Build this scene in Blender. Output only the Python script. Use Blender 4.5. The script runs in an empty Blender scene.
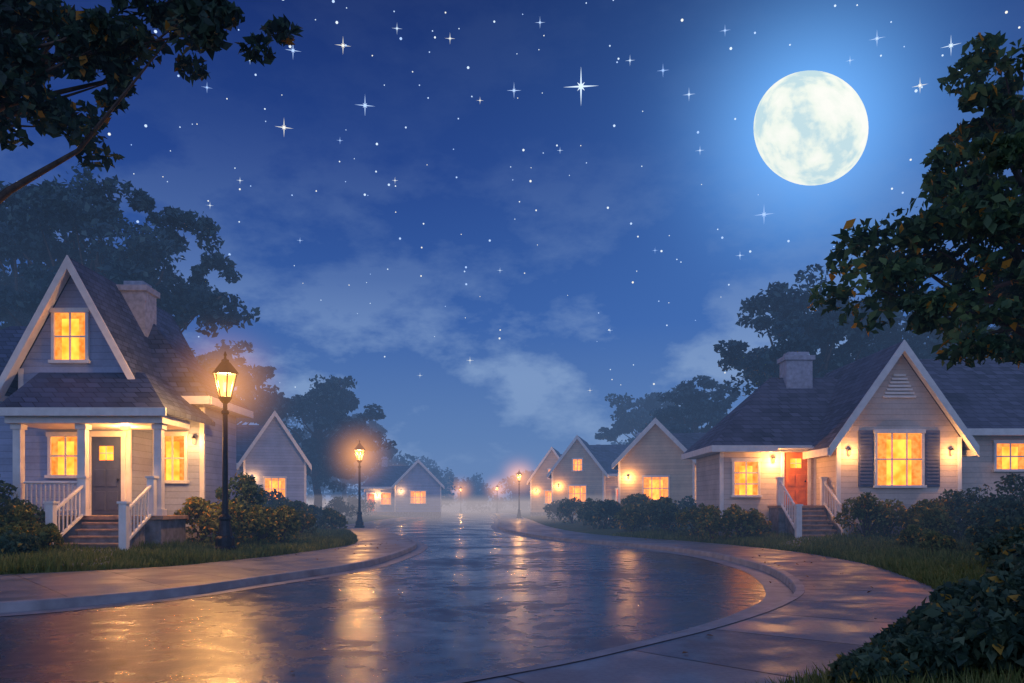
import bpy, math, random
import numpy as np
from mathutils import Vector
random.seed(7)
scene=bpy.context.scene
scene.view_settings.view_transform='Standard'
scene.view_settings.look='None'
scene.view_settings.exposure=0

# ------------------------------------------------------------------ materials
def newmat(name):
    m=bpy.data.materials.new(name); m.use_nodes=True
    nt=m.node_tree; nt.nodes.clear()
    out=nt.nodes.new('ShaderNodeOutputMaterial')
    return m,nt,out
def N(nt,t,**k):
    n=nt.nodes.new(t)
    for a,b in k.items(): setattr(n,a,b)
    return n
def ramp(nt,fac,stops,interp='LINEAR'):
    r=N(nt,'ShaderNodeValToRGB'); r.color_ramp.interpolation=interp
    e=r.color_ramp.elements
    while len(e)<len(stops): e.new(0.5)
    for i,(p,c) in enumerate(stops):
        e[i].position=p; e[i].color=(*c,1)
    nt.links.new(fac,r.inputs[0]); return r.outputs[0]
def mathn(nt,op,a,b=None,c=None):
    n=N(nt,'ShaderNodeMath',operation=op)
    for i,v in enumerate((a,b,c)):
        if v is None: continue
        if isinstance(v,(int,float)): n.inputs[i].default_value=v
        else: nt.links.new(v,n.inputs[i])
    return n.outputs[0]
def noise(nt,vec,scale,detail=4,rough=.55):
    n=N(nt,'ShaderNodeTexNoise'); n.inputs['Scale'].default_value=scale
    n.inputs['Detail'].default_value=detail; n.inputs['Roughness'].default_value=rough
    if vec is not None: nt.links.new(vec,n.inputs['Vector'])
    return n.outputs['Fac']
def objco(nt): return N(nt,'ShaderNodeTexCoord').outputs['Object']
def princ(nt,out,col=None,rough=.7,bump=None,bstr=.3,bdist=.02,metal=0,spec=.5):
    p=N(nt,'ShaderNodeBsdfPrincipled')
    if col is not None:
        if isinstance(col,tuple): p.inputs['Base Color'].default_value=(*col,1)
        else: nt.links.new(col,p.inputs['Base Color'])
    if isinstance(rough,(int,float)): p.inputs['Roughness'].default_value=rough
    else: nt.links.new(rough,p.inputs['Roughness'])
    p.inputs['Metallic'].default_value=metal
    p.inputs['Specular IOR Level'].default_value=spec
    if bump is not None:
        b=N(nt,'ShaderNodeBump'); b.inputs['Strength'].default_value=bstr; b.inputs['Distance'].default_value=bdist
        nt.links.new(bump,b.inputs['Height']); nt.links.new(b.outputs[0],p.inputs['Normal'])
    nt.links.new(p.outputs[0],out.inputs['Surface']); return p
def mix(nt,f,a,b):
    n=N(nt,'ShaderNodeMix',data_type='RGBA')
    if isinstance(f,(int,float)): n.inputs[0].default_value=f
    else: nt.links.new(f,n.inputs[0])
    for i,v in ((6,a),(7,b)):
        if isinstance(v,tuple): n.inputs[i].default_value=(*v,1)
        else: nt.links.new(v,n.inputs[i])
    return n.outputs[2]
def nosample(m):
    try: m.cycles.emission_sampling='NONE'
    except Exception: pass

def siding(name,c):
    m,nt,out=newmat(name); co=objco(nt)
    s=N(nt,'ShaderNodeSeparateXYZ'); nt.links.new(co,s.inputs[0])
    z=mathn(nt,'FRACT',mathn(nt,'MULTIPLY',s.outputs[2],1/0.19))
    row=N(nt,'ShaderNodeTexWhiteNoise',noise_dimensions='1D'); nt.links.new(mathn(nt,'FLOOR',mathn(nt,'MULTIPLY',s.outputs[2],1/0.19)),row.inputs['W'])
    n1=noise(nt,co,1.3,4); n2=noise(nt,co,14,3)
    d=tuple(v*.74 for v in c); l=tuple(min(1,v*1.14) for v in c)
    base=ramp(nt,mathn(nt,'ADD',mathn(nt,'ADD',mathn(nt,'MULTIPLY',n1,.6),mathn(nt,'MULTIPLY',n2,.25)),mathn(nt,'MULTIPLY',row.outputs['Value'],.15)),[(.32,d),(.68,l)])
    line=ramp(nt,z,[(0,(.35,)*3),(.09,(1,)*3)])
    mm=N(nt,'ShaderNodeMix',data_type='RGBA',blend_type='MULTIPLY'); mm.inputs[0].default_value=.8
    nt.links.new(base,mm.inputs[6]); nt.links.new(line,mm.inputs[7])
    h=mathn(nt,'SUBTRACT',mathn(nt,'MULTIPLY',n2,.08),mathn(nt,'MULTIPLY',z,1))
    princ(nt,out,mm.outputs[2],.75,h,.7,.03); return m
def shingle(name,c):
    m,nt,out=newmat(name); co=objco(nt)
    s=N(nt,'ShaderNodeSeparateXYZ'); nt.links.new(co,s.inputs[0])
    cb=N(nt,'ShaderNodeCombineXYZ')
    nt.links.new(mathn(nt,'ADD',s.outputs[0],s.outputs[1]),cb.inputs[0])
    nt.links.new(mathn(nt,'MULTIPLY',s.outputs[2],1.35),cb.inputs[1])
    b=N(nt,'ShaderNodeTexBrick'); nt.links.new(cb.outputs[0],b.inputs['Vector'])
    b.inputs['Scale'].default_value=1; b.inputs['Brick Width'].default_value=.36; b.inputs['Row Height'].default_value=.22
    b.inputs['Mortar Size'].default_value=.014; b.inputs['Mortar Smooth'].default_value=.2; b.inputs['Bias'].default_value=0
    b.inputs['Color1'].default_value=(*[v*.55 for v in c],1); b.inputs['Color2'].default_value=(*[v*1.45 for v in c],1)
    b.inputs['Mortar'].default_value=(*[v*.2 for v in c],1)
    n=noise(nt,co,.9,4)
    col=mix(nt,ramp(nt,n,[(.35,(0,0,0)),(.7,(.6,.6,.6))]),b.outputs['Color'],tuple(v*1.5 for v in c))
    princ(nt,out,col,.75,b.outputs['Fac'],.8,.03,spec=.3); return m
def plain(name,c,rough=.6,var=.25,sc=4,metal=0,bs=.15):
    m,nt,out=newmat(name); co=objco(nt); n=noise(nt,co,sc,4)
    col=ramp(nt,n,[(.3,tuple(v*(1-var) for v in c)),(.7,tuple(min(1,v*(1+var)) for v in c))])
    princ(nt,out,col,rough,noise(nt,co,sc*6,2),bs,.01,metal); return m
def leafmat(name,dark,mid,light,accent=None,aprob=.03):
    m,nt,out=newmat(name); geo=N(nt,'ShaderNodeNewGeometry')
    n=noise(nt,geo.outputs['Position'],.9,2)
    f=mathn(nt,'ADD',mathn(nt,'MULTIPLY',geo.outputs['Random Per Island'],.5),mathn(nt,'MULTIPLY',n,.6))
    col=ramp(nt,f,[(.25,dark),(.55,mid),(.85,light)])
    if accent:
        a=mathn(nt,'GREATER_THAN',mathn(nt,'ADD',mathn(nt,'FRACT',mathn(nt,'MULTIPLY',geo.outputs['Random Per Island'],37.7)),mathn(nt,'MULTIPLY',n,.12)),1.06-aprob)
        col=mix(nt,a,col,accent)
    p=princ(nt,out,col,.55,None,spec=.3)
    t=N(nt,'ShaderNodeBsdfTranslucent'); nt.links.new(col,t.inputs[0])
    mx=N(nt,'ShaderNodeMixShader'); mx.inputs[0].default_value=.35
    nt.links.new(p.outputs[0],mx.inputs[1]); nt.links.new(t.outputs[0],mx.inputs[2]); nt.links.new(mx.outputs[0],out.inputs['Surface'])
    return m
def emis(name,c1,c2,strength,sc=2.2,transp=0):
    m,nt,out=newmat(name); co=objco(nt)
    col=ramp(nt,noise(nt,co,sc,2),[(.35,c1),(.62,c2)])
    e=N(nt,'ShaderNodeEmission'); e.inputs[1].default_value=strength; nt.links.new(col,e.inputs[0])
    if transp:
        t=N(nt,'ShaderNodeBsdfTransparent'); mx=N(nt,'ShaderNodeMixShader'); mx.inputs[0].default_value=1-transp
        nt.links.new(t.outputs[0],mx.inputs[1]); nt.links.new(e.outputs[0],mx.inputs[2]); nt.links.new(mx.outputs[0],out.inputs['Surface'])
    else: nt.links.new(e.outputs[0],out.inputs['Surface'])
    return m

M={}
M['sideA']=siding('siding_grey',(.32,.38,.55))
M['sideB']=siding('siding_cream',(.60,.51,.45))
M['sideC']=siding('siding_warm',(.60,.48,.33))
M['roof']=shingle('roof_shingles',(.07,.09,.15))
M['roof2']=shingle('roof_shingles_brown',(.095,.095,.135))
M['trim']=plain('trim_paint',(.76,.74,.72),.5,.1)
M['stone']=plain('foundation_stone',(.22,.21,.22),.8,.35,5)
M['brickw']=plain('chimney_masonry',(.36,.38,.46),.8,.25,7)
M['doorA']=plain('door_blue',(.06,.08,.15),.45,.2)
M['doorB']=plain('door_orange',(.66,.17,.03),.45,.2)
M['shut']=plain('shutter_paint',(.09,.10,.17),.5,.2)
M['iron']=plain('cast_iron',(.018,.02,.026),.38,.4,12,.6,.2)
M['wood']=plain('step_boards',(.38,.25,.17),.6,.3,6)
M['bark']=plain('bark',(.08,.058,.048),.9,.5,5,0,.8)
M['win']=emis('window_glow',(1,.15,.006),(1,.30,.03),3.4,2.3)
M['curt']=emis('curtain_glow',(1,.20,.012),(1,.36,.06),1.35,7); nosample(M['curt'])
M['lamp']=emis('lantern_glass',(1,.30,.05),(1,.42,.12),4.0,3,.35)
M['bulb']=emis('porch_bulb',(1,.5,.2),(1,.6,.25),6,3); nosample(M['bulb']); nosample(M['lamp'])
M['leafR']=leafmat('leaves_green',(.025,.07,.05),(.075,.155,.07),(.16,.25,.085),(.75,.33,.03),.045)
M['leafL']=leafmat('leaves_dark',(.015,.038,.042),(.038,.088,.068),(.085,.15,.08),(.42,.2,.03),.03)
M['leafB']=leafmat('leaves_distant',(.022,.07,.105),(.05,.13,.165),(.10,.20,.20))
M['bush']=leafmat('bush_leaves_lit',(.06,.09,.025),(.14,.18,.05),(.28,.28,.08),(.7,.38,.06),.07)  # brighter, yellower leaf colour stands in for warm light on these bushes
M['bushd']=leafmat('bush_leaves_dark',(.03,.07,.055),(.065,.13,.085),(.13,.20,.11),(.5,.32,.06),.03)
M['grassb']=leafmat('grass_blades',(.07,.11,.03),(.14,.19,.05),(.28,.28,.09))
M['fallen']=leafmat('fallen_leaf',(.22,.09,.02),(.4,.17,.04),(.55,.3,.06))

def lawn_mat():
    m,nt,out=newmat('lawn'); g=N(nt,'ShaderNodeNewGeometry').outputs['Position']
    n=noise(nt,g,.7,5); n2=noise(nt,g,9,4)
    col=ramp(nt,mathn(nt,'ADD',mathn(nt,'MULTIPLY',n,.5),mathn(nt,'MULTIPLY',n2,.5)),[(.35,(.045,.075,.025)),(.52,(.095,.13,.04)),(.7,(.19,.18,.07))])
    princ(nt,out,col,.9,n2,.8,.06); return m
M['lawn']=lawn_mat()
def road_mat():
    m,nt,out=newmat('wet_asphalt'); g=N(nt,'ShaderNodeNewGeometry').outputs['Position']
    n=noise(nt,g,.35,4); n2=noise(nt,g,3,5); n3=noise(nt,g,45,2)
    col=ramp(nt,mathn(nt,'ADD',mathn(nt,'MULTIPLY',n2,.6),mathn(nt,'MULTIPLY',n3,.4)),[(.35,(.014,.021,.042)),(.65,(.034,.046,.08))])
    v=N(nt,'ShaderNodeTexVoronoi',feature='DISTANCE_TO_EDGE'); v.inputs['Scale'].default_value=.28
    dn=N(nt,'ShaderNodeTexNoise'); dn.inputs['Scale'].default_value=1.2; nt.links.new(g,dn.inputs['Vector'])
    va=N(nt,'ShaderNodeVectorMath',operation='ADD'); nt.links.new(g,va.inputs[0]); nt.links.new(dn.outputs['Color'],va.inputs[1]); nt.links.new(va.outputs[0],v.inputs['Vector'])
    crack=ramp(nt,v.outputs['Distance'],[(0,(0,0,0)),(.006,(1,1,1))])
    col=mix(nt,crack,(.008,.009,.013),col)
    r=ramp(nt,mathn(nt,'ADD',mathn(nt,'MULTIPLY',n,.6),mathn(nt,'MULTIPLY',n2,.4)),[(.40,(.12,)*3),(.60,(.38,)*3)])
    h=mathn(nt,'ADD',mathn(nt,'MULTIPLY',n2,.5),mathn(nt,'MULTIPLY',n3,.5))
    princ(nt,out,col,r,h,.55,.014,spec=.6); return m
M['road']=road_mat()
def walk_mat():
    m,nt,out=newmat('concrete_paving'); g=N(nt,'ShaderNodeNewGeometry').outputs['Position']
    uv=N(nt,'ShaderNodeUVMap'); s=N(nt,'ShaderNodeSeparateXYZ'); nt.links.new(uv.outputs[0],s.inputs[0])
    f=mathn(nt,'FRACT',mathn(nt,'MULTIPLY',s.outputs[0],1/1.55))
    j=mathn(nt,'MINIMUM',f,mathn(nt,'SUBTRACT',1,f))
    joint=ramp(nt,j,[(0,(0,0,0)),(.014,(1,1,1))])
    cell=N(nt,'ShaderNodeTexWhiteNoise',noise_dimensions='1D'); nt.links.new(mathn(nt,'FLOOR',mathn(nt,'MULTIPLY',s.outputs[0],1/1.55)),cell.inputs['W'])
    n=noise(nt,g,1.4,5); n2=noise(nt,g,22,4)
    t=mathn(nt,'ADD',mathn(nt,'ADD',mathn(nt,'MULTIPLY',n,.5),mathn(nt,'MULTIPLY',n2,.3)),mathn(nt,'MULTIPLY',cell.outputs['Value'],.2))
    col=ramp(nt,t,[(.35,(.11,.115,.14)),(.65,(.27,.265,.28))])
    col=mix(nt,joint,(.03,.03,.036),col)
    r=ramp(nt,n,[(.4,(.3,)*3),(.65,(.7,)*3)])
    princ(nt,out,col,r,mathn(nt,'ADD',mathn(nt,'MULTIPLY',n2,.4),joint),.6,.012); return m
M['walk']=walk_mat()
M['kerb']=plain('kerb_stone',(.30,.295,.31),.5,.3,3)

# ------------------------------------------------------------------ mesh helpers
def link(o,parent=None):
    scene.collection.objects.link(o)
    if parent: o.parent=parent
    return o
def empty(name,loc=(0,0,0),rz=0):
    e=bpy.data.objects.new(name,None); e.empty_display_size=.5; e.location=loc; e.rotation_euler=(0,0,rz)
    return link(e)
class Part:
    def __init__(s,name,mat): s.n=name; s.m=mat; s.v=[]; s.f=[]
    def add(s,v,f):
        o=len(s.v); s.v+=[tuple(p) for p in v]; s.f+=[tuple(i+o for i in q) for q in f]
    def box(s,x0,x1,y0,y1,z0,z1):
        if x0>x1:x0,x1=x1,x0
        if y0>y1:y0,y1=y1,y0
        v=[(x,y,z) for z in (z0,z1) for y in (y0,y1) for x in (x0,x1)]
        s.add(v,[(0,2,3,1),(4,5,7,6),(0,1,5,4),(2,6,7,3),(0,4,6,2),(1,3,7,5)])
    def ext(s,poly,vec):
        n=len(poly); v=[tuple(p) for p in poly]+[tuple(p[i]+vec[i] for i in range(3)) for p in poly]
        f=[tuple(range(n)),tuple(range(2*n-1,n-1,-1))]+[(i,(i+1)%n+0,(i+1)%n+n,i+n) for i in range(n)]
        f=[f[0][::-1],f[1][::-1]]+f[2:]
        s.add(v,f)
    def lathe(s,prof,seg,x=0,y=0,rot=0):
        v=[];f=[]
        for r,z in prof:
            for i in range(seg):
                a=2*math.pi*i/seg+rot; v.append((x+r*math.cos(a),y+r*math.sin(a),z))
        for k in range(len(prof)-1):
            for i in range(seg):
                j=(i+1)%seg; f.append((k*seg+i,k*seg+j,(k+1)*seg+j,(k+1)*seg+i))
        f.append(tuple(range(seg))[::-1]); f.append(tuple(range((len(prof)-1)*seg,len(prof)*seg)))
        s.add(v,f)
    def tube(s,pts,rad,seg=7):
        pts=[Vector(p) for p in pts]; v=[];f=[]
        for k,p in enumerate(pts):
            t=(pts[min(k+1,len(pts)-1)]-pts[max(k-1,0)]).normalized()
            a=t.cross(Vector((.3,.9,.1))).normalized(); b=t.cross(a)
            for i in range(seg):
                an=2*math.pi*i/seg; v.append(tuple(p+(a*math.cos(an)+b*math.sin(an))*rad[k]))
        for k in range(len(pts)-1):
            for i in range(seg):
                j=(i+1)%seg; f.append((k*seg+i,k*seg+j,(k+1)*seg+j,(k+1)*seg+i))
        s.add(v,f)
    def done(s,parent=None,org=(0,0,0),smooth=False,bevel=0):
        if not s.v: return None
        me=bpy.data.meshes.new(s.n)
        me.from_pydata([(a-org[0],b-org[1],c-org[2]) for a,b,c in s.v],[],s.f); me.update()
        me.materials.append(s.m)
        if smooth: me.polygons.foreach_set('use_smooth',[True]*len(me.polygons))
        o=bpy.data.objects.new(s.n,me); link(o,parent)
        import bmesh
        bm=bmesh.new(); bm.from_mesh(me); bmesh.ops.recalc_face_normals(bm,faces=bm.faces); bm.to_mesh(me); bm.free()
        if bevel:
            b=o.modifiers.new('bev','BEVEL'); b.width=bevel; b.segments=1; b.limit_method='ANGLE'
        return o

def spline(P,k=10):
    P=np.array(P,float); out=[]
    for i in range(len(P)-1):
        p0=P[max(i-1,0)];p1=P[i];p2=P[i+1];p3=P[min(i+2,len(P)-1)]
        for t in np.linspace(0,1,k,endpoint=False):
            out.append(.5*((2*p1)+(-p0+p2)*t+(2*p0-5*p1+4*p2-p3)*t*t+(-p0+3*p1-3*p2+p3)*t**3))
    out.append(P[-1]); return np.array(out)
def strip(name,rows,mat,parent=None,smooth=True):
    rows=[np.array(r) for r in rows]; n=len(rows[0]); R=len(rows)
    v=np.concatenate(rows); f=[]
    d=np.r_[0,np.cumsum(np.hypot(*np.diff(rows[0][:,:2],axis=0).T))]
    for r in range(R-1):
        for i in range(n-1): f.append((r*n+i,r*n+i+1,(r+1)*n+i+1,(r+1)*n+i))
    me=bpy.data.meshes.new(name); me.from_pydata(v.tolist(),[],f); me.update()
    if me.polygons[len(me.polygons)//2].normal.z<-.05: me.flip_normals()
    uv=me.uv_layers.new(name='UVMap')
    li=np.zeros(len(me.loops),int); me.loops.foreach_get('vertex_index',li)
    c=np.zeros((len(li),2)); c[:,0]=d[li%n]; c[:,1]=(li//n)/max(1,R-1)
    uv.data.foreach_set('uv',c.ravel()); me.materials.append(mat)
    if smooth: me.polygons.foreach_set('use_smooth',[True]*len(me.polygons))
    return link(bpy.data.objects.new(name,me),parent)

# ------------------------------------------------------------------ ground, road, pavements
R=[(-26,340),(-12,220),(-3.8,140),(-1.4,80),(-.9,51),(.4,38.6),(1.9,32),(4.1,27),(5.3,22.4),(5.4,18),(5.05,15.1),(4.3,12.2),(3.35,10.3),(2.25,8.7),(1.15,7.4),(.1,6.3),(-1.6,5),(-5,3.2),(-12,1),(-60,-12)]
RS=[(-20,340),(-8,220),(-.5,140),(1.5,80),(2.2,51),(3.2,38.6),(4.6,33),(6.6,28),(7.8,22.6),(7.8,18),(7.2,14.8),(6.3,11.7),(5.0,9.2),(3.75,7.5),(2.5,6.0),(1.1,4.7),(-.5,3.2),(-4,1),(-11,-1.5),(-60,-15)]
L=[(-36,340),(-20,220),(-11,140),(-9.2,80),(-8.3,51),(-6.8,41.5),(-4.9,35),(-3.5,29),(-3.1,25),(-3.2,19.5),(-3.6,17),(-4.4,14.5),(-5.1,12.4),(-5.9,11.2),(-7.0,10.2),(-10,8.8),(-15,7.2),(-25,5.4),(-60,2)]
LS=[(-42,340),(-25,220),(-14,140),(-12.2,80),(-11,51),(-9.3,42),(-7.4,36.5),(-5.9,30),(-5.3,26),(-5.9,21),(-6.5,18.8),(-7.1,17),(-8,15.9),(-9.0,15),(-10.4,14.2),(-12.7,13.3),(-17,12),(-26,10.4),(-60,7)]
R=spline(R);RS=spline(RS);L=spline(L);LS=spline(LS)
def z3(a,z): return np.c_[a,np.full(len(a),z)]
def offs(a,b,w):
    d=b-a; return a+d/np.linalg.norm(d,axis=1)[:,None]*w
def resamp(a,n):
    t=np.linspace(0,1,len(a)); q=np.linspace(0,1,n); return np.c_[np.interp(q,t,a[:,0]),np.interp(q,t,a[:,1])]
g=Part('ground',M['lawn']); g.add([(-1500,-300,-.03),(1500,-300,-.03),(1500,3000,-.03),(-1500,3000,-.03)],[(0,1,2,3)]); g.done()
n=220; a=resamp(L,n); b=resamp(R,n)
strip('road',[z3(a,.004),z3(a*.5+b*.5,.03),z3(b,.004)],M['road'])
for A,S in ((R,RS),(L,LS)):
    a2=offs(A,S,.16)
    strip('kerb',[z3(A,0),z3(offs(A,S,.015),.125),z3(offs(A,S,.03),.14),z3(a2,.142)],M['kerb'],smooth=False)
    strip('gutter',[z3(offs(A,S,-.42),.012),z3(offs(A,S,-.004),.010)],M['kerb'])
    strip('sidewalk',[z3(a2,.135),z3(S,.138)],M['walk'])
prof=[(0,.12),(.06,.165),(.5,.19),(1.2,.24),(2.5,.33),(5,.38),(10,.4),(20,.4),(90,.4)]
def lift(d): return float(np.interp(d,[p[0] for p in prof],[p[1] for p in prof]))
for S,sg in ((RS,1),(LS,-1)):
    rows=[]
    for d,h in prof:
        q=S+np.array([sg*d,0]); bumpz=.025*np.sin(q[:,0]*2.1+q[:,1])*np.sin(q[:,1]*1.7)*(1 if d>.3 else 0)
        rows.append(np.c_[q,h+bumpz])
    strip('lawn',rows,M['lawn'])
def gz(x,y):
    if x>-3 and y>-2 or y<3:
        o=np.argsort(RS[:,1]); d=x-np.interp(y,RS[o,1],RS[o,0])
    else:
        o=np.argsort(LS[:,1]); d=np.interp(y,LS[o,1],LS[o,0])-x
    return .138 if d<0 else lift(d)
def inlawn(x,y,side):
    S=RS if side>0 else LS; o=np.argsort(S[:,1]); return side*(x-np.interp(y,S[o,1],S[o,0]))

# ------------------------------------------------------------------ foliage
def leafmesh(name,C,size,mat,parent=None,seed=0,aspect=.55,up=0):
    rng=np.random.default_rng(seed); C=np.asarray(C); n=len(C)
    nrm=rng.normal(size=(n,3)); nrm[:,2]=np.abs(nrm[:,2])*1.0+up; nrm/=np.linalg.norm(nrm,axis=1)[:,None]
    t=rng.normal(size=(n,3)); t-=nrm*(t*nrm).sum(1)[:,None]; t/=np.linalg.norm(t,axis=1)[:,None]
    b=np.cross(nrm,t); s=(size*rng.uniform(.6,1.35,n))[:,None]
    V=np.empty((n,4,3)); V[:,0]=C-t*s*.5; V[:,1]=C+b*s*.5*aspect+nrm*s*.1; V[:,2]=C+t*s*.5-nrm*s*.08; V[:,3]=C-b*s*.5*aspect+nrm*s*.1
    me=bpy.data.meshes.new(name); me.vertices.add(n*4); me.vertices.foreach_set('co',V.ravel())
    me.loops.add(n*4); me.loops.foreach_set('vertex_index',np.arange(n*4,dtype=np.int32))
    me.polygons.add(n); me.polygons.foreach_set('loop_start',np.arange(0,n*4,4,dtype=np.int32)); me.polygons.foreach_set('loop_total',np.full(n,4,dtype=np.int32))
    me.update(calc_edges=True); me.materials.append(mat)
    return link(bpy.data.objects.new(name,me),parent)
def ball(rng,n,lo=.0):
    d=rng.normal(size=(n,3)); d/=np.linalg.norm(d,axis=1)[:,None]
    return d*(lo+(1-lo)*rng.uniform(0,1,n)**.5)[:,None]
def tree(name,base,cc,cr,nc,nl,leaf,mat,seed,tr=.28,fork=.45,extra=(),csize=.30,keep=None):
    rng=np.random.default_rng(seed); base=np.array(base,float); cc=np.array(cc,float); cr=np.array(cr,float)
    e=empty(name,base)
    cl=ball(rng,nc,.35)*cr*.86+cc
    for q in extra: cl=np.vstack([cl,q])
    if keep is not None: cl=np.array([c for c in cl if keep(c)])
    tp=Part('trunk',M['bark']); f=base+(cc-base)*np.array([.5,.5,fork])
    top=cc+np.array([0,0,cr[2]*.4])
    tp.tube([base-np.array([0,0,.2]),base+(f-base)*.12,base+(f-base)*.5+rng.normal(size=3)*.12,f,(f+top)/2+rng.normal(size=3)*.2,top],[tr*1.5,tr*1.1,tr*.9,tr*.8,tr*.45,tr*.1],9)
    for c in cl:
        t0=rng.uniform(0,.6); s0=f+(top-f)*t0
        m1=s0+(c-s0)*.35+rng.normal(size=3)*.12*np.linalg.norm(c-s0)*.35; m2=s0+(c-s0)*.7+rng.normal(size=3)*.1*np.linalg.norm(c-s0)*.4
        m1[2]+=.08*np.linalg.norm(c-s0)
        r0=tr*(.5-.3*t0)
        tp.tube([s0,m1,m2,c],[r0,r0*.65,r0*.38,r0*.1],6)
    tp.done(e,base,smooth=True)
    pts=[]
    R0=cr.mean()*csize
    for c in cl:
        r=R0*rng.uniform(.6,1.35)
        for k in range(6):
            sc=c+ball(rng,1,.3)[0]*r*np.array([1,1,.65]); m=nl//6
            pts.append(sc+ball(rng,m,.25)*r*rng.uniform(.3,.6)*np.array([1,1,.6]))
    leafmesh('foliage',np.concatenate(pts)-base,leaf,mat,e,seed)
    return e
def bush(x,y,r,h,mat,seed,n=2600,leaf=.1):
    rng=np.random.default_rng(seed); z=gz(x,y); base=np.array([x,y,z]); e=empty('bush',base)
    sp=Part('stems',M['bark']); pts=[]
    for k in range(11):
        a=rng.uniform(0,2*math.pi); q=rng.uniform(.1,.75)
        c=np.array([math.cos(a)*r*q,math.sin(a)*r*q,h*(.95-.55*q*q)*rng.uniform(.5,1.0)])
        rr=r*rng.uniform(.22,.42)
        sp.tube([(0,0,-.05),c*np.array([.4,.4,.5]),c],[.03,.02,.006],5)
        pts.append(c+ball(rng,int(n/14),.35)*np.array([rr,rr,rr*.85]))
    q=ball(rng,int(n*3/14),.6)*np.array([r*.85,r*.85,h*.5])+np.array([0,0,h*.42]); pts.append(q)
    p=np.concatenate(pts); p=p[p[:,2]>0.01]
    sp.done(e,smooth=True); leafmesh('foliage',p,leaf,mat,e,seed)
    return e

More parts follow.
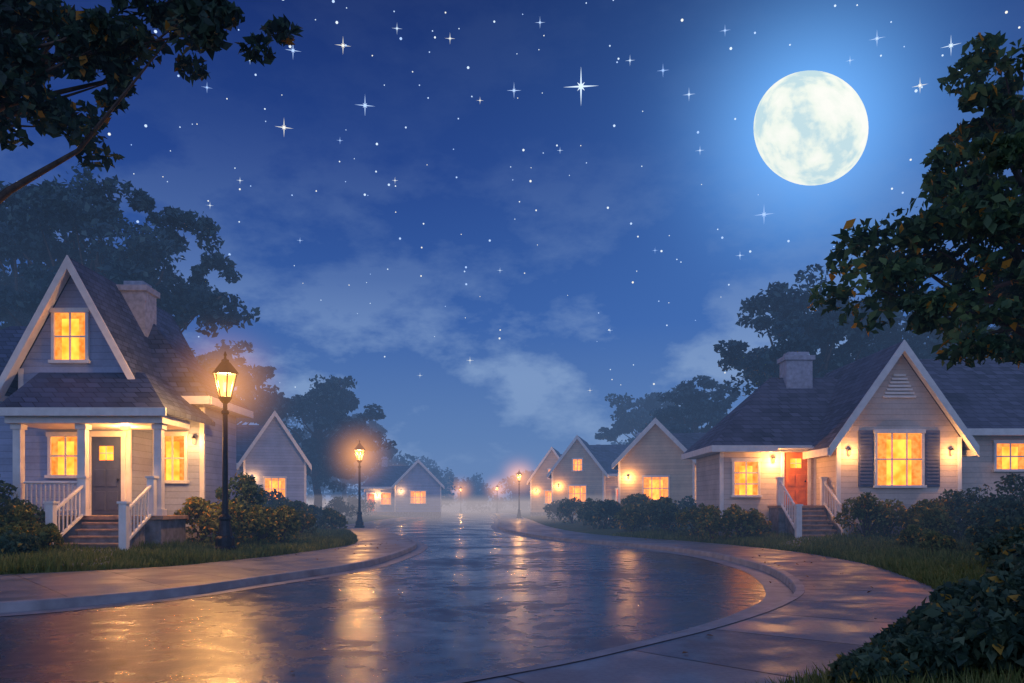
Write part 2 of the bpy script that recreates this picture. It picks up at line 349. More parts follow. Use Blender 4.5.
# ------------------------------------------------------------------ houses
class House:
    def __init__(s,loc,side,roof,rz=0,local=False):
        s.e=empty('clapboard_house',loc,rz); s.org=(0,0,0) if local else loc
        s.w=Part('walls',side); s.r=Part('roof',roof); s.t=Part('trim',M['trim']); s.g=Part('window_glow',M['win']); s.c=Part('curtains',M['curt'])
        s.f=Part('foundation',M['stone']); s.ch=Part('chimney',M['brickw']); s.sh=Part('shutters',M['shut']); s.st=Part('steps',M['wood'])
    def block(s,x0,x1,y0,y1,zb,ze):
        s.w.box(x0,x1,y0,y1,zb+.5,ze); s.f.box(x0-.04,x1+.04,y0-.04,y1+.04,zb-.3,zb+.5)
        for x in (x0,x1): s.t.box(x-.07,x+.07,y0-.025,y0+.06,zb+.5,ze-.02)
    def gablewall(s,x0,x1,y0,y1,ze,zp):
        xc=(x0+x1)/2; s.w.ext([(x0,y0,ze),(x1,y0,ze),(xc,y0,zp)],(0,y1-y0,0))
    def gableroof(s,x0,x1,y0,y1,ze,zp,ov=.4,th=.14):
        xc=(x0+x1)/2; sl=(zp-ze)/((x1-x0)/2); zo=ze-sl*ov; k=.12
        for sg,xe in ((-1,x0-ov),(1,x1+ov)):
            s.r.ext([(xe,y0-.35,zo+k),(xc,y0-.35,zp+k),(xc,y1+.3,zp+k),(xe,y1+.3,zo+k)],(0,0,th))
            s.t.ext([(xe,y0-.40,zo-.08),(xc,y0-.40,zp-.08),(xc,y0-.40,zp+k+th+.03),(xe,y0-.40,zo+k+th+.03)],(0,.07,0))
            s.t.ext([(xe,y0-.33,zo+k-.08),(xc,y0-.33,zp+k-.08),(xc,y0-.33,zp+k-.003),(xe,y0-.33,zo+k-.003)],(0,.31,0))
            s.t.box(xe-.05,xe+.02,y0-.33,y1+.3,zo-.02,zo+k+th-.02)
    def hiproof(s,x0,x1,y0,y1,ze,zr,ra,rb,hipL=True,hipR=True,th=.13):
        yc=(y0+y1)/2
        if not hipL: ra=x0
        if not hipR: rb=x1
        A=(x0,y0,ze);B=(x1,y0,ze);C=(x1,y1,ze);D=(x0,y1,ze);E=(ra,yc,zr);F=(rb,yc,zr)
        s.r.ext([A,B,F,E],(0,0,th)); s.r.ext([C,D,E,F],(0,0,th))
        s.r.ext([D,A,E],(0,0,th)); s.r.ext([B,C,F],(0,0,th))
        s.t.box(x0-.03,x1+.03,y0-.06,y0+.02,ze-.12,ze+th-.015); s.t.box(x0-.06,x0+.0,y0+.022,y1,ze-.12,ze+th-.02); s.t.box(x1,x1+.06,y0+.022,y1,ze-.12,ze+th-.02)
        s.t.box(x0+.05,x1-.05,y0+.03,y1-.05,ze-.1,ze-.03)
    def window(s,x0,x1,z0,z1,y,nx=2,nz=2,shut=0,curt=True):
        fr=.085
        s.g.box(x0,x1,y-.018,y+.01,z0,z1)
        if curt:
            w=(x1-x0); m=9
            for xa,xb in ((x0+.005,x0+w*.22),(x1-w*.22,x1-.005)):
                for i in range(m):
                    q0=xa+(xb-xa)*i/m; q1=xa+(xb-xa)*(i+1)/m; dy=.008 if i%2 else 0
                    s.c.box(q0,q1-.004,y-.03-dy,y-.022,z0+.005,z1-.005)
            s.c.box(x0+w*.222,x1-w*.222,y-.028,y-.022,z1-(z1-z0)*.12,z1-.005)
        for i in range(1,nx):
            x=x0+(x1-x0)*i/nx; s.t.box(x-.026,x+.026,y-.062,y-.04,z0,z1)
        for i in range(1,nz):
            z=z0+(z1-z0)*i/nz; s.t.box(x0,x1,y-.058,y-.041,z-.024,z+.024)
        s.t.box(x0-fr,x0,y-.085,y+.01,z0,z1); s.t.box(x1,x1+fr,y-.085,y+.01,z0,z1)
        s.t.box(x0-fr-.03,x1+fr+.03,y-.105,y+.01,z1,z1+.13); s.t.box(x0-fr-.05,x1+fr+.05,y-.14,y+.01,z0-.09,z0)
        if shut:
            for a,b in ((x0-fr-.04-shut,x0-fr-.04),(x1+fr+.04,x1+fr+.04+shut)):
                s.sh.box(a,b,y-.05,y+.01,z0-.05,z1+.1)
                k=int((z1-z0)/.11)
                for i in range(k):
                    z=z0+.02+i*(z1-z0)/k; s.sh.box(a+.05,b-.05,y-.072,y-.052,z,z+.06)
    def door(s,x0,x1,z0,z1,y,mat,panes=True):
        d=Part('door',mat); d.box(x0,x1,y-.03,y+.01,z0,z1)
        w=x1-x0
        for (a,b) in ((.12,.46),(.54,.88)):
            for (c,e) in ((.06,.30),(.36,.58)): d.box(x0+w*a,x0+w*b,y-.05,y-.032,z0+(z1-z0)*c,z0+(z1-z0)*e)
        d.done(s.e,s.org,bevel=.006)
        if panes:
            s.g.box(x0+w*.27,x1-w*.27,y-.045,y-.032,z0+(z1-z0)*.70,z0+(z1-z0)*.88)
            xc=(x0+x1)/2; s.t.box(xc-.015,xc+.015,y-.058,y-.047,z0+(z1-z0)*.70,z0+(z1-z0)*.88)
            zc=z0+(z1-z0)*.79; s.t.box(x0+w*.27,x1-w*.27,y-.056,y-.0475,zc-.015,zc+.015)
        k=Part('door_knob',M['iron']); k.lathe([(.0,-.04),(.03,-.02),(.035,0),(.03,.02),(0,.04)],8); k.v=[(a+x1-w*.1,b+y-.08,c+z0+(z1-z0)*.45) for a,b,c in k.v]; k.done(s.e,s.org)
        s.t.box(x0-.11,x0,y-.08,y+.01,z0,z1); s.t.box(x1,x1+.11,y-.08,y+.01,z0,z1); s.t.box(x0-.15,x1+.15,y-.1,y+.01,z1,z1+.15)
    def chimney(s,x0,x1,y0,y1,z0,z1):
        s.ch.box(x0,x1,y0,y1,z0,z1-.22); s.ch.box(x0-.08,x1+.08,y0-.08,y1+.08,z1-.218,z1-.04); s.ch.box(x0+.1,x1-.1,y0+.1,y1-.1,z1-.038,z1+.12)
    def rail(s,p,q,n,h=.85):
        p=Vector(p);q=Vector(q)
        for a in (h,.12):
            s.t.tube([p+Vector((0,0,a)),q+Vector((0,0,a))],[.045,.045],4)
        for i in range(n+1):
            c=p.lerp(q,(i+.5)/(n+1)); s.t.box(c.x-.018,c.x+.018,c.y-.018,c.y+.018,c.z+.12,c.z+h)
    def post(s,x,y,z0,z1,w=.09):
        s.t.box(x-w,x+w,y-w,y+w,z0,z1); s.t.box(x-w-.03,x+w+.03,y-w-.03,y+w+.03,z1+.001,z1+.06)
    def lamp(s,x,y,z,P,dy=-.12):  # wall lanterns, put in to throw more warm light on the houses
        b=Part('fill_lamp',M['lamp']); b.lathe([(.02,-.09),(.04,-.07),(.05,.04),(.03,.07)],8); b.v=[(a+x,c+y+dy,d+z) for a,c,d in b.v]; b.done(s.e,s.org)
        c=Part('fill_lamp_cap',M['iron']); c.lathe([(.065,.071),(.07,.085),(.02,.14)],8); c.v=[(a+x,q+y+dy,d+z) for a,q,d in c.v]; c.box(x-.02,x+.02,y+dy+.02,y,z+.09,z+.12); c.done(s.e,s.org)
        l=bpy.data.lights.new('fill_light','POINT'); l.energy=P; l.color=(1,.44,.12); l.shadow_soft_size=.04
        o=bpy.data.objects.new('fill_light',l); o.location=(x-s.org[0],y+dy-.22-s.org[1],z-.02-s.org[2]); link(o,s.e)
    def ceil_lamp(s,x,y,z,P):
        b=Part('ceiling_lamp',M['lamp']); b.lathe([(.05,-.10),(.12,-.07),(.14,-.002)],10); b.v=[(a+x,c+y,d+z) for a,c,d in b.v]; b.done(s.e,s.org)
        l=bpy.data.lights.new('fill_light','POINT'); l.energy=P; l.color=(1,.44,.12); l.shadow_soft_size=.05
        o=bpy.data.objects.new('fill_light',l); o.location=(x-s.org[0],y-s.org[1],z-.2-s.org[2]); link(o,s.e)
    def done(s):
        for p in (s.w,s.r,s.g,s.c,s.f): p.done(s.e,s.org)
        for p in (s.t,s.ch,s.sh,s.st): p.done(s.e,s.org,bevel=.006)

# ---- house A (left)
A=House((-11.5,22,.3),M['sideA'],M['roof'])
A.block(-13.5,-10.55,22,28,.3,5.2); A.gablewall(-13.5,-10.55,22,28,5.2,7.9); A.gableroof(-13.5,-10.55,22,28,5.2,7.9,.5)
A.block(-18.5,-13.6,23,28,.3,4.6); A.hiproof(-19,-13.2,22.6,28.4,4.55,7,-16,-12,hipR=False)
A.block(-10.5,-9.1,23.5,26.4,.3,4.45); A.hiproof(-13.2,-8.72,23.05,26.8,4.45,7.0,-13.1,-11.2,hipL=False)
A.window(-12.55,-11.7,5.4,6.7,22,2,2)
A.window(-12.65,-11.85,2.25,3.3,22,2,2)
A.door(-11.55,-10.72,1.16,3.3,22,M['doorA'])
A.window(-10.3,-9.6,2.15,3.45,23.5,2,2)
A.chimney(-11.95,-11.15,24.3,25.1,5.5,8.15)
A.f.box(-12.75,-8.95,20.4,21.94,.0,1.05); A.st.box(-12.85,-8.85,20.3,21.95,1.051,1.15)
for x in (-12.65,-11.0,-9.05): 
    A.t.box(x-.1,x+.1,20.42,20.62,1.15,3.5); A.t.box(x-.14,x+.14,20.38,20.66,1.152,1.32); A.t.box(x-.14,x+.14,20.38,20.66,3.36,3.49)
A.t.box(-12.85,-8.85,20.25,21.98,3.5,3.72)
A.r.ext([(-13.0,20.08,3.73),(-8.7,20.08,3.73),(-10.1,21.99,4.95),(-13.0,21.99,4.95)],(0,0,.12))
A.r.ext([(-8.7,20.08,3.73),(-8.7,23.45,3.73),(-10.1,23.45,4.95),(-10.1,21.99,4.95)],(0,0,.12))
A.w.ext([(-13.0,20.2,3.73),(-13.0,21.99,3.73),(-13.0,21.99,4.93)],(.06,0,0))
A.t.box(-13.03,-8.67,20.02,20.08,3.66,3.87)
for i in range(5):
    A.st.box(-10.75,-9.25,20.28-.3*(i+1),20.28-.3*i-.003,.99-.16*i-.05,.99-.16*i); A.f.box(-10.7,-9.3,20.28-.3*(i+1)+.03,20.28-.3*i,.1,.99-.16*i-.052)
for x in (-10.86,-9.14):
    A.post(x,18.85,.25,1.45); A.rail((x,20.35,1.12),(x,18.9,.40),7); A.post(x,20.3,1.152,2.1)
A.rail((-12.5,20.5,1.15),(-10.95,20.5,1.15),12)
A.ceil_lamp(-10.2,21.1,3.49,140)
A.lamp(-9.3,23.5,3.3,45)
A.done()

# ---- house B (right)
B=House((12,29,.3),M['sideB'],M['roof2'])
B.block(7.6,11.0,29,33,.3,3.5); B.hiproof(7.15,12.6,28.55,33.5,3.45,6.25,10.0,12.4,hipR=False)
B.block(11.02,15.1,27,33,.3,3.75); B.gablewall(11.02,15.1,27,33,3.75,6.65); B.gableroof(11.02,15.1,27,33,3.75,6.65,.45)
B.block(15.14,22,28.3,33,.3,4.0); B.hiproof(13.2,22.5,27.85,33.5,3.98,6.9,13.2,19,hipL=False)
B.window(8.05,8.9,1.8,3.0,29,2,3)
B.window(12.3,13.8,2.1,3.85,27,3,2,shut=.5)
B.window(17.1,18.1,2.7,3.6,28.3,2,2)
B.door(9.85,10.7,1.43,3.35,29,M['doorB'])
B.chimney(10.5,11.5,30.6,31.4,5.2,7.2)
for i in range(7):
    zz=5.05+i*.12; hw=(6.2-zz)*.48; B.t.box(13.06-hw,13.06+hw,26.93,26.99,zz,zz+.07)
B.f.box(9.3,10.98,27.9,28.95,.1,1.33); B.st.box(9.25,11.0,27.85,28.96,1.331,1.42)
for i in range(6):
    B.st.box(9.45,10.75,27.84-.27*(i+1),27.84-.27*i-.003,1.25-.16*i-.05,1.25-.16*i); B.f.box(9.5,10.7,27.84-.27*(i+1)+.03,27.84-.27*i,.1,1.25-.16*i-.052)
for x in (9.34,10.86):
    B.post(x,26.1,.3,1.4); B.rail((x,27.85,1.4),(x,26.15,.4),7); B.post(x,27.9,1.42,2.35)
B.t.box(9.45,11.0,28.2,28.97,3.42,3.5)
B.lamp(9.45,29,3.05,100); B.lamp(14.8,27,3.2,45); B.lamp(11.35,27,3.2,45)
B.done()

# ---- generic cottages
def cottage(loc,rz,side,roof,w,dep,ze,zp,wing,wl,upper=False,P=40,ridge=None):
    H=House(loc,side,roof,rz,True)
    H.block(-w,w,0,dep,0,ze); H.gablewall(-w,w,0,dep,ze,zp); H.gableroof(-w,w,0,dep,ze,zp,.4)
    H.window(-w*.33,w*.33,1.5,2.9,0,3,2)
    if upper: H.window(-.4,.4,ze+.1,ze+1.1,0,2,2)
    x0,x1=(w+.04,w+wl) if wing>0 else (-w-wl,-w-.04)
    H.block(x0,x1,1.2,dep,0,ze-.3)
    if wing>0: H.hiproof(0,x1+.45,.8,dep+.4,ze-.3,(ridge or zp-.4),0,x1-2,hipL=False)
    else: H.hiproof(x0-.45,0,.8,dep+.4,ze-.3,(ridge or zp-.4),x0+2,0,hipR=False)
    q=(x0+x1)/2; H.window(q-.2+wl*.1,q+.9+wl*.1,1.4,2.7,1.2,2,2)
    H.door(q-1.4,q-.6,.6,2.6,1.2,M['doorB'])
    H.st.box(q-1.7,q-.3,.4,1.1,.1,.55); H.st.box(q-1.6,q-.4,0,.38,.0,.3)
    H.chimney(q+.2,q+.9,dep*.55,dep*.55+.7,ze,zp+.7)
    H.lamp(q-.3,1.2,2.4,P)
    H.lamp(-w*.75,0,2.9,P*.45)
    H.done(); return H
cottage((-15.4,52,.3),.25,M['sideA'],M['roof'],1.9,7,4.1,7.0,-1,4.5,P=120)
cottage((-10.8,92,.2),.15,M['sideA'],M['roof'],2.6,8,3.6,6.3,-1,3.5,P=170)
cottage((9.0,50,.3),-.28,M['sideC'],M['roof2'],2.3,8,3.9,6.3,1,4,P=200)
cottage((5.9,72,.3),-.2,M['sideC'],M['roof'],2.3,8,4.2,7.2,1,5,upper=True,P=200)
cottage((4.5,90,.2),-.15,M['sideC'],M['roof'],2.4,8,4.2,7.6,1,4,upper=True,P=200)

# walkways
def slab(name,pts,z):
    p=Part(name,M['kerb']); p.ext([(x,y,gz(x,y)-.06) for x,y in pts],(0,0,.10+z)); p.done(bevel=.01)
slab('garden_path',[(-10.7,18.78),(-9.3,18.78),(-8.2,16.3),(-9.2,15.35)],.0)
slab('garden_path',[(9.45,26.2),(10.75,26.2),(8.4,23.2),(7.9,24.2)],.0)

# ------------------------------------------------------------------ street lamps
def halo_mat():
    m,nt,out=newmat('lamp_halo')
    co=objco(nt); ln=N(nt,'ShaderNodeVectorMath',operation='LENGTH'); nt.links.new(co,ln.inputs[0])
    t=mathn(nt,'SUBTRACT',1,ln.outputs['Value']); t=mathn(nt,'MAXIMUM',t,0)
    t=mathn(nt,'POWER',t,3.6)
    e=N(nt,'ShaderNodeEmission'); e.inputs[0].default_value=(1,.38,.07,1); nt.links.new(mathn(nt,'MULTIPLY',t,1.0),e.inputs[1])  # glow put into the volume itself, standing in for scattered lamplight
    nt.links.new(e.outputs[0],out.inputs['Volume']); nosample(m); return m
HM=halo_mat()
def street_lamp(x,y,P,s=1.0,hr=2.3):
    z0=gz(x,y)-.01; e=empty('street_lamp',(x,y,z0)); e.scale=(s,s,s)
    p=Part('post',M['iron'])
    p.lathe([(.30,0),(.30,.10),(.24,.14),(.24,.34),(.19,.40),(.15,.62),(.13,.78),(.16,.82),(.16,.88),(.085,.95),(.075,1.4),(.065,3.5),(.10,3.53),(.10,3.58),(.055,3.63),(.055,3.78),(.12,3.84),(.17,3.92),(.17,3.95)],12)
    p.done(e,smooth=False,bevel=.004)
    g=Part('lantern_glass',M['lamp']); g.lathe([(.15,3.96),(.285,4.52)],6); g.f=g.f[:-2]; g.done(e)
    f=Part('lantern_frame',M['iron'])
    for i in range(6):
        a=math.pi/3*i; f.tube([(.155*math.cos(a),.155*math.sin(a),3.95),(.292*math.cos(a),.292*math.sin(a),4.53)],[.018,.02],5)
    f.lathe([(.34,4.53),(.34,4.57),(.27,4.66),(.14,4.82),(.10,4.85),(.10,4.90),(.04,4.93),(.025,4.99),(.045,5.03),(.01,5.12)],6)
    f.done(e)
    b=Part('bulb',M['bulb']); b.lathe([(.02,4.08),(.05,4.16),(.055,4.25),(.02,4.33)],8); b.done(e,smooth=True)
    l=bpy.data.lights.new('lamp_light','POINT'); l.energy=P; l.color=(1,.47,.13); l.shadow_soft_size=.12
    o=bpy.data.objects.new('lamp_light',l); o.location=(0,0,4.3); link(o,e)
    import bmesh
    bm=bmesh.new(); bmesh.ops.create_icosphere(bm,subdivisions=3,radius=1); me=bpy.data.meshes.new('lamp_glow'); bm.to_mesh(me); bm.free(); me.materials.append(HM)
    h=bpy.data.objects.new('lamp_glow',me); h.location=(0,0,4.25); h.scale=(hr,)*3; link(h,e)
    return e
street_lamp(-7.35,20.5,2500,hr=2.2)
street_lamp(-8.9,46.7,2900,hr=2.8)
street_lamp(-15.2,105,2500,hr=3.5)
street_lamp(.75,84,2800,hr=3.5)
street_lamp(-9.6,150,2500,hr=4)
street_lamp(-2.6,140,2500,hr=4)

# ------------------------------------------------------------------ trees
tree('oak_tree',(11.1,16.4,.35),(11.3,16.2,7.7),(4.3,3.0,3.6),46,420,.24,M['leafR'],11,.3,.5,
     extra=[np.array(q) for q in [(7.5,15.8,6.6),(7.3,15.9,5.7),(8.1,15.6,5.3),(9.0,15.6,4.7),(9.2,15.6,9.0),(8.3,15.6,6.4),(9.7,15.3,5.4),(8.8,15.6,8.0),(9.6,15.6,9.9),(8.3,15.4,7.3),(9.9,15.4,4.6),(9.3,15.2,6.8)]],csize=.23,
     keep=lambda c: not(c[0]<9.0 and c[2]>8.3) and not (c[0]<7.1))
tree('maple_tree',(-12.4,15.6,.35),(-11.6,15.2,11.2),(3.6,2.6,2.6),24,400,.24,M['leafL'],12,.24,.45,
     extra=[np.array(q) for q in [(-9.3,15,9.3),(-8.6,15.2,9.9),(-5.7,14.8,10.7),(-7.4,14.8,10.0),(-9.4,15,10.8),(-8.2,15,10.8),(-6.9,15,10.9),(-8.9,15.2,8.6),(-10,15,9.9),(-6.4,15,10.2),(-7.7,15.3,9.5),(-5.2,15,10.4),(-6.0,15,11.0)]],csize=.29)
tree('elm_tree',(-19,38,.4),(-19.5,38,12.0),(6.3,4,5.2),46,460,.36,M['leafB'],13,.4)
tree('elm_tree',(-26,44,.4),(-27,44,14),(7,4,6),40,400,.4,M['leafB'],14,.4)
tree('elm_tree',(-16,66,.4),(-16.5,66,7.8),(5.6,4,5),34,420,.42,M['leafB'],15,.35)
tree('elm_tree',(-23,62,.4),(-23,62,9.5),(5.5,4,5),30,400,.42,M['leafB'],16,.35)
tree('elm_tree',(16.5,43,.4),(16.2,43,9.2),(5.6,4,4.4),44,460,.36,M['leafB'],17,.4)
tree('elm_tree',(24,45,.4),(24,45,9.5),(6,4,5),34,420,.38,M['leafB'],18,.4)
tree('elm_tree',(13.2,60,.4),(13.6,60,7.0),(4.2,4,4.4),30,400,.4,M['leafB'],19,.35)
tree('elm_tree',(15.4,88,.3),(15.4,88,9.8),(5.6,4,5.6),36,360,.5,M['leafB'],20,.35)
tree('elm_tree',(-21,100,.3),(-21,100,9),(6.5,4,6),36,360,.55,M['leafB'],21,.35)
rng=np.random.default_rng(5); pts=[]
for i in range(230):
    x=rng.uniform(-75,85); y=rng.uniform(115,190); gap=abs(x+3)
    if gap<9 and y<150: continue
    h=(7.5 if gap<14 else 9.5)+min(9,gap*.2)*rng.uniform(.5,1.2); r=rng.uniform(2.5,4.5)
    for k in range(9):
        c=np.array([x,y,0])+ball(rng,1)[0]*np.array([r,r,h*.42])+np.array([0,0,h*.52])
        pts.append(c+ball(rng,42,.2)*r*.42)
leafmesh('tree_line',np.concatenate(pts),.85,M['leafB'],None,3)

# ------------------------------------------------------------------ bushes
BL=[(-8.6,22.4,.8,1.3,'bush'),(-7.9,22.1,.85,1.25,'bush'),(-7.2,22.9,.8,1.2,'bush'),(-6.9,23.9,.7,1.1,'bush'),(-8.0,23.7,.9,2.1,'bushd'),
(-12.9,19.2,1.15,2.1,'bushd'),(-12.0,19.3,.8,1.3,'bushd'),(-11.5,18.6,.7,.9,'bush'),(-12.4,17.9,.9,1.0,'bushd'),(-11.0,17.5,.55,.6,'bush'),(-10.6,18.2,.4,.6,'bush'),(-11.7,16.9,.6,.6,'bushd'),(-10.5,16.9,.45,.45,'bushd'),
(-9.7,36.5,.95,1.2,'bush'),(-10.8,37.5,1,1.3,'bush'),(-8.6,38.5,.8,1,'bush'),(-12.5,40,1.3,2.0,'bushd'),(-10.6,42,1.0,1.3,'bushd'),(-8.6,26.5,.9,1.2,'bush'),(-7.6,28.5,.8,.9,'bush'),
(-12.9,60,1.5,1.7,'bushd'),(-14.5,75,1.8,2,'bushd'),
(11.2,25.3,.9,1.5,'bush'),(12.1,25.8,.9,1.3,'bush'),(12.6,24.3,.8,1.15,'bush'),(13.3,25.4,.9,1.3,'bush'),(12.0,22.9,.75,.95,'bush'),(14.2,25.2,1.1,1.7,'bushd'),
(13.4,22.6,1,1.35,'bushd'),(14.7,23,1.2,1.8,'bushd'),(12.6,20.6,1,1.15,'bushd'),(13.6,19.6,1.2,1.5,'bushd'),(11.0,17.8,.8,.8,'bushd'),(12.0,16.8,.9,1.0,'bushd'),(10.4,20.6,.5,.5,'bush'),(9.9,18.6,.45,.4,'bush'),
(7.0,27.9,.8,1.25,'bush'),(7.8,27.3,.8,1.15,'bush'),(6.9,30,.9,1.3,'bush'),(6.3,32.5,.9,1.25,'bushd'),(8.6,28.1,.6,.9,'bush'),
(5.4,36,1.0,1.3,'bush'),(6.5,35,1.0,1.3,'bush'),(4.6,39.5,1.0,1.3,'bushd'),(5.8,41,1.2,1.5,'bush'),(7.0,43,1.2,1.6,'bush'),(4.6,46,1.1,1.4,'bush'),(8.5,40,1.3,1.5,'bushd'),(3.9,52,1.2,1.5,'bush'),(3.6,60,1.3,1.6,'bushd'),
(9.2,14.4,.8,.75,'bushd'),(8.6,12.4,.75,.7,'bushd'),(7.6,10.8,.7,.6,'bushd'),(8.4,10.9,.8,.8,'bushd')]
for i,(x,y,r,h,m) in enumerate(BL):
    big=y>34; bush(x,y,r,h,M[m],100+i,2000 if not big else 1300,.13 if not big else .2)
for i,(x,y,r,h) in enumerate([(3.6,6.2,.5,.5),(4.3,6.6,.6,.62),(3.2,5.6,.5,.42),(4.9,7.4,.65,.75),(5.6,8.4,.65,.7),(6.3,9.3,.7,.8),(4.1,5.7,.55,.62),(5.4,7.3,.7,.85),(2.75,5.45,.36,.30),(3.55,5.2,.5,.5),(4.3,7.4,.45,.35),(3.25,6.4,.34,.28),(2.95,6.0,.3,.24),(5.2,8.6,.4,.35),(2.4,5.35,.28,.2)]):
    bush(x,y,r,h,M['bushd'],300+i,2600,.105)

# ------------------------------------------------------------------ grass + fallen leaves
def grass(side,n,seed,yr):
    rng=np.random.default_rng(seed); S=RS if side>0 else LS; o=np.argsort(S[:,1])
    y=yr[0]+(yr[1]-yr[0])*rng.uniform(0,1,n)**1.3; d=rng.uniform(0,1,n)**1.5*7-.03
    x=np.interp(y,S[o,1],S[o,0])+side*d
    z=np.interp(d,[p[0] for p in prof],[p[1] for p in prof])-.01
    h=rng.uniform(.05,.16,n)*(1+ .6*(np.sin(x*1.9)*np.sin(y*1.3)>.3)); w=rng.uniform(.006,.014,n)*(1+y/18)
    a=rng.uniform(0,math.pi,n); lx=rng.normal(0,.05,n); ly=rng.normal(0,.05,n)
    V=np.empty((n,3,3)); V[:,0]=np.c_[x-np.cos(a)*w,y-np.sin(a)*w,z]; V[:,1]=np.c_[x+np.cos(a)*w,y+np.sin(a)*w,z]; V[:,2]=np.c_[x+lx,y+ly,z+h]
    me=bpy.data.meshes.new('grass'); me.vertices.add(n*3); me.vertices.foreach_set('co',V.ravel())
    me.loops.add(n*3); me.loops.foreach_set('vertex_index',np.arange(n*3,dtype=np.int32))
    me.polygons.add(n); me.polygons.foreach_set('loop_start',np.arange(0,n*3,3,dtype=np.int32)); me.polygons.foreach_set('loop_total',np.full(n,3,dtype=np.int32))
    me.update(calc_edges=True); me.materials.append(M['grassb']); link(bpy.data.objects.new('grass',me))
grass(1,70000,1,(4,34)); grass(-1,60000,2,(12,38))
rng=np.random.default_rng(9); P=[]
while len(P)<110:
    x=rng.uniform(-12,9); y=rng.uniform(5,30); s=1 if x>0 else -1; d=inlawn(x,y,s)
    if -2.6<d<.8 or rng.uniform()<.03: P.append((x,y,(.15 if d<0 and d>-2.3 else (lift(d)+.03 if d>=0 else .03))))
leafmesh('fallen_leaves',P,.07,M['fallen'],None,4,.7,3)

# ------------------------------------------------------------------ sky
mdir=Vector(((811-512)/800,1,(506-128)/800)).normalized()
w=bpy.data.worlds.new('World'); scene.world=w; w.use_nodes=True; nt=w.node_tree; nt.nodes.clear()
out=N(nt,'ShaderNodeOutputWorld'); bg=N(nt,'ShaderNodeBackground'); nt.links.new(bg.outputs[0],out.inputs[0])
tc=N(nt,'ShaderNodeTexCoord').outputs['Generated']
s=N(nt,'ShaderNodeSeparateXYZ'); nt.links.new(tc,s.inputs[0])
grad=ramp(nt,s.outputs[2],[(0,(.20,.31,.52)),(.08,(.10,.205,.45)),(.22,(.027,.10,.37)),(.38,(.011,.047,.245)),(.55,(.006,.021,.13))])
dt=N(nt,'ShaderNodeVectorMath',operation='DOT_PRODUCT'); nt.links.new(tc,dt.inputs[0]); dt.inputs[1].default_value=mdir
ang=mathn(nt,'SUBTRACT',1,dt.outputs['Value'])
g1=mathn(nt,'POWER',2.718,mathn(nt,'MULTIPLY',ang,-190.0)); g2=mathn(nt,'POWER',2.718,mathn(nt,'MULTIPLY',ang,-24.0))
gl=N(nt,'ShaderNodeMix',data_type='RGBA',blend_type='ADD'); gl.inputs[0].default_value=1
nt.links.new(grad,gl.inputs[6])
gc=N(nt,'ShaderNodeVectorMath',operation='SCALE'); gc.inputs[0].default_value=(.13,.36,.70); nt.links.new(mathn(nt,'ADD',mathn(nt,'MULTIPLY',g1,1.15),mathn(nt,'MULTIPLY',g2,.15)),gc.inputs['Scale'])
nt.links.new(gc.outputs[0],gl.inputs[7])
# sky behind the camera brightened, added as fill light for the facades
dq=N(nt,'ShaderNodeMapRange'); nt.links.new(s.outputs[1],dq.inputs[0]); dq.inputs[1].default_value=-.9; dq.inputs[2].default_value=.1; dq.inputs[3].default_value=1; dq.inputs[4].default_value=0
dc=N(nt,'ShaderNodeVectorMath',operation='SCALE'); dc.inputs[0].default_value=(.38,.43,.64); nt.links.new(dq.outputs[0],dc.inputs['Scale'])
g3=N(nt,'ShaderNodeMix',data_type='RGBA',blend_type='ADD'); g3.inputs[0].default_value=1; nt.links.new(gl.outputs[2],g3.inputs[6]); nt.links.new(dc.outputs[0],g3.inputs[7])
mp=N(nt,'ShaderNodeMapping'); mp.inputs['Scale'].default_value=(1,1,2.0); mp.inputs['Location'].default_value=(.3,0,.1); nt.links.new(tc,mp.inputs[0])
cn=noise(nt,mp.outputs[0],5.5,6,.6)
cm=ramp(nt,cn,[(.46,(0,0,0)),(.59,(1,1,1))])
ez=ramp(nt,s.outputs[2],[(.0,(1,1,1)),(.16,(.9,)*3),(.27,(.25,)*3),(.42,(.03,)*3)])
cf=mathn(nt,'MULTIPLY',mathn(nt,'MULTIPLY',cm,ez),.85)
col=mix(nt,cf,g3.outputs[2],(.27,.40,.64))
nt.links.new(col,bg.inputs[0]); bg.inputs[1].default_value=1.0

ml=bpy.data.lights.new('moonlight','SUN'); ml.energy=.8; ml.angle=math.radians(.5); ml.color=(.5,.72,1)
mo=bpy.data.objects.new('moonlight',ml); mo.rotation_euler=(-mdir).to_track_quat('-Z','Y').to_euler(); link(mo)

# moon
m,nt,out=newmat('moon_surface'); co=objco(nt)
n1=noise(nt,co,1.35,5,.5); n2=noise(nt,co,6,6,.6)
c=ramp(nt,mathn(nt,'ADD',mathn(nt,'MULTIPLY',n1,.8),mathn(nt,'MULTIPLY',n2,.2)),[(.40,(.56,.75,.80)),(.49,(.88,.95,.86)),(.60,(1,1,.93))])
e=N(nt,'ShaderNodeEmission'); e.inputs[1].default_value=1.04; nt.links.new(c,e.inputs[0]); nt.links.new(e.outputs[0],out.inputs[0]); nosample(m)
import bmesh
bm=bmesh.new(); bmesh.ops.create_uvsphere(bm,u_segments=64,v_segments=32,radius=1); me=bpy.data.meshes.new('moon'); bm.to_mesh(me); bm.free()
me.materials.append(m); me.polygons.foreach_set('use_smooth',[True]*len(me.polygons))
D=3000; mn=bpy.data.objects.new('moon',me); mn.location=(.37375*D,D,.4725*D+1.4); k=57.5/800*D; mn.scale=(k,k*.12,k); link(mn)
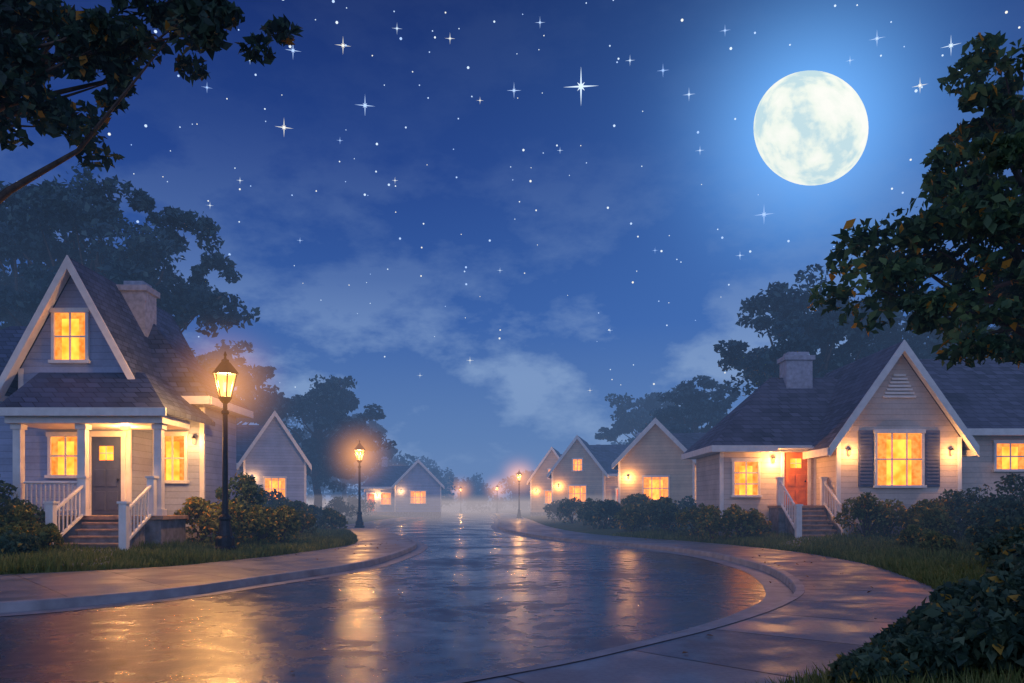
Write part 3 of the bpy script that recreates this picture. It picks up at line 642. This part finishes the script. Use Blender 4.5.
# stars
m,nt,out=newmat('star_light'); e=N(nt,'ShaderNodeEmission'); gi=N(nt,'ShaderNodeNewGeometry')
c=ramp(nt,gi.outputs['Random Per Island'],[(0,(.35,.55,1)),(.6,(.7,.85,1)),(1,(1,.95,.8))]); nt.links.new(c,e.inputs[0]); e.inputs[1].default_value=1.2; nt.links.new(e.outputs[0],out.inputs[0]); nosample(m)
sp=Part('stars',m)
def star(u,v,r,spark):
    d=Vector(((u-512)/800,1,(506-v)/800)).normalized(); c=d*2800; s_=r/800*2800/max(.3,d.y)
    a=d.cross(Vector((0,0,1))).normalized(); b=a.cross(d).normalized(); vs=[]
    n=8
    for i in range(n*2 if spark else 6):
        if spark:
            an=math.pi*i/n; rr=s_*(1 if i%4==0 else (.12 if i%2 else .30))
        else: an=math.pi*i/3; rr=s_
        vs.append(c+(a*math.cos(an)+b*math.sin(an))*rr)
    sp.add([tuple(x) for x in vs],[tuple(range(len(vs)))])
for u,v,r in [(581,86,14),(284,127,7),(365,105,8),(343,45,6),(293,50,6),(514,90,6),(397,28,4),(689,94,5),(663,70,5),(877,38,5),(920,85,5),(951,45,6),(764,214,8),(207,87,4),(210,205,3),(450,38,4),(540,22,4),(630,60,4),(725,30,4),(740,255,4),(470,360,4),(420,375,3),(340,140,3),(700,150,4),(560,150,3),(480,100,3),(240,180,3),(610,330,3),(250,60,3),(850,60,3),(395,180,3),(655,250,3),(500,270,3),(300,240,3),(590,390,3)]:
    star(u,v,r,True)
rnd=random.Random(3)
for i in range(680):
    u=rnd.uniform(-500,1500); v=506-rnd.uniform(0.12,1)**.8*620; 
    if (u-811)**2+(v-128)**2<75**2: continue
    star(u,v,rnd.choice([.4,.45,.5,.6,.75,1.0]),False)
sp.done()

# ------------------------------------------------------------------ night haze (air volumes)
def haze(name,x0,x1,y0,y1,z0,z1,k,col):
    m=bpy.data.materials.new(name); m.use_nodes=True; nt=m.node_tree; nt.nodes.clear(); out=N(nt,'ShaderNodeOutputMaterial')
    a=N(nt,'ShaderNodeVolumeAbsorption'); a.inputs[0].default_value=(0,0,0,1); a.inputs[1].default_value=k
    e=N(nt,'ShaderNodeEmission'); e.inputs[0].default_value=(*col,1); e.inputs[1].default_value=k  # airlight put in as emission; the volume scatters no light
    ad=N(nt,'ShaderNodeAddShader'); nt.links.new(a.outputs[0],ad.inputs[0]); nt.links.new(e.outputs[0],ad.inputs[1])
    nt.links.new(ad.outputs[0],out.inputs['Volume']); nosample(m)
    p=Part(name,m); p.box(x0,x1,y0,y1,z0,z1); p.done()
haze('haze',-160,160,14,300,-.02,13,.0052,(.12,.22,.45))
haze('mist',-70,70,52,220,-.01,2.2,.011,(.66,.50,.40))

# ------------------------------------------------------------------ camera
cam=bpy.data.cameras.new('camera'); cam.sensor_width=36; cam.lens=36*800/1024; cam.shift_y=(506-341.5)/1024; cam.clip_end=9000; cam.clip_start=.05
co=bpy.data.objects.new('camera',cam); co.location=(0,0,1.4); co.rotation_euler=(math.pi/2,0,0); link(co); scene.camera=co
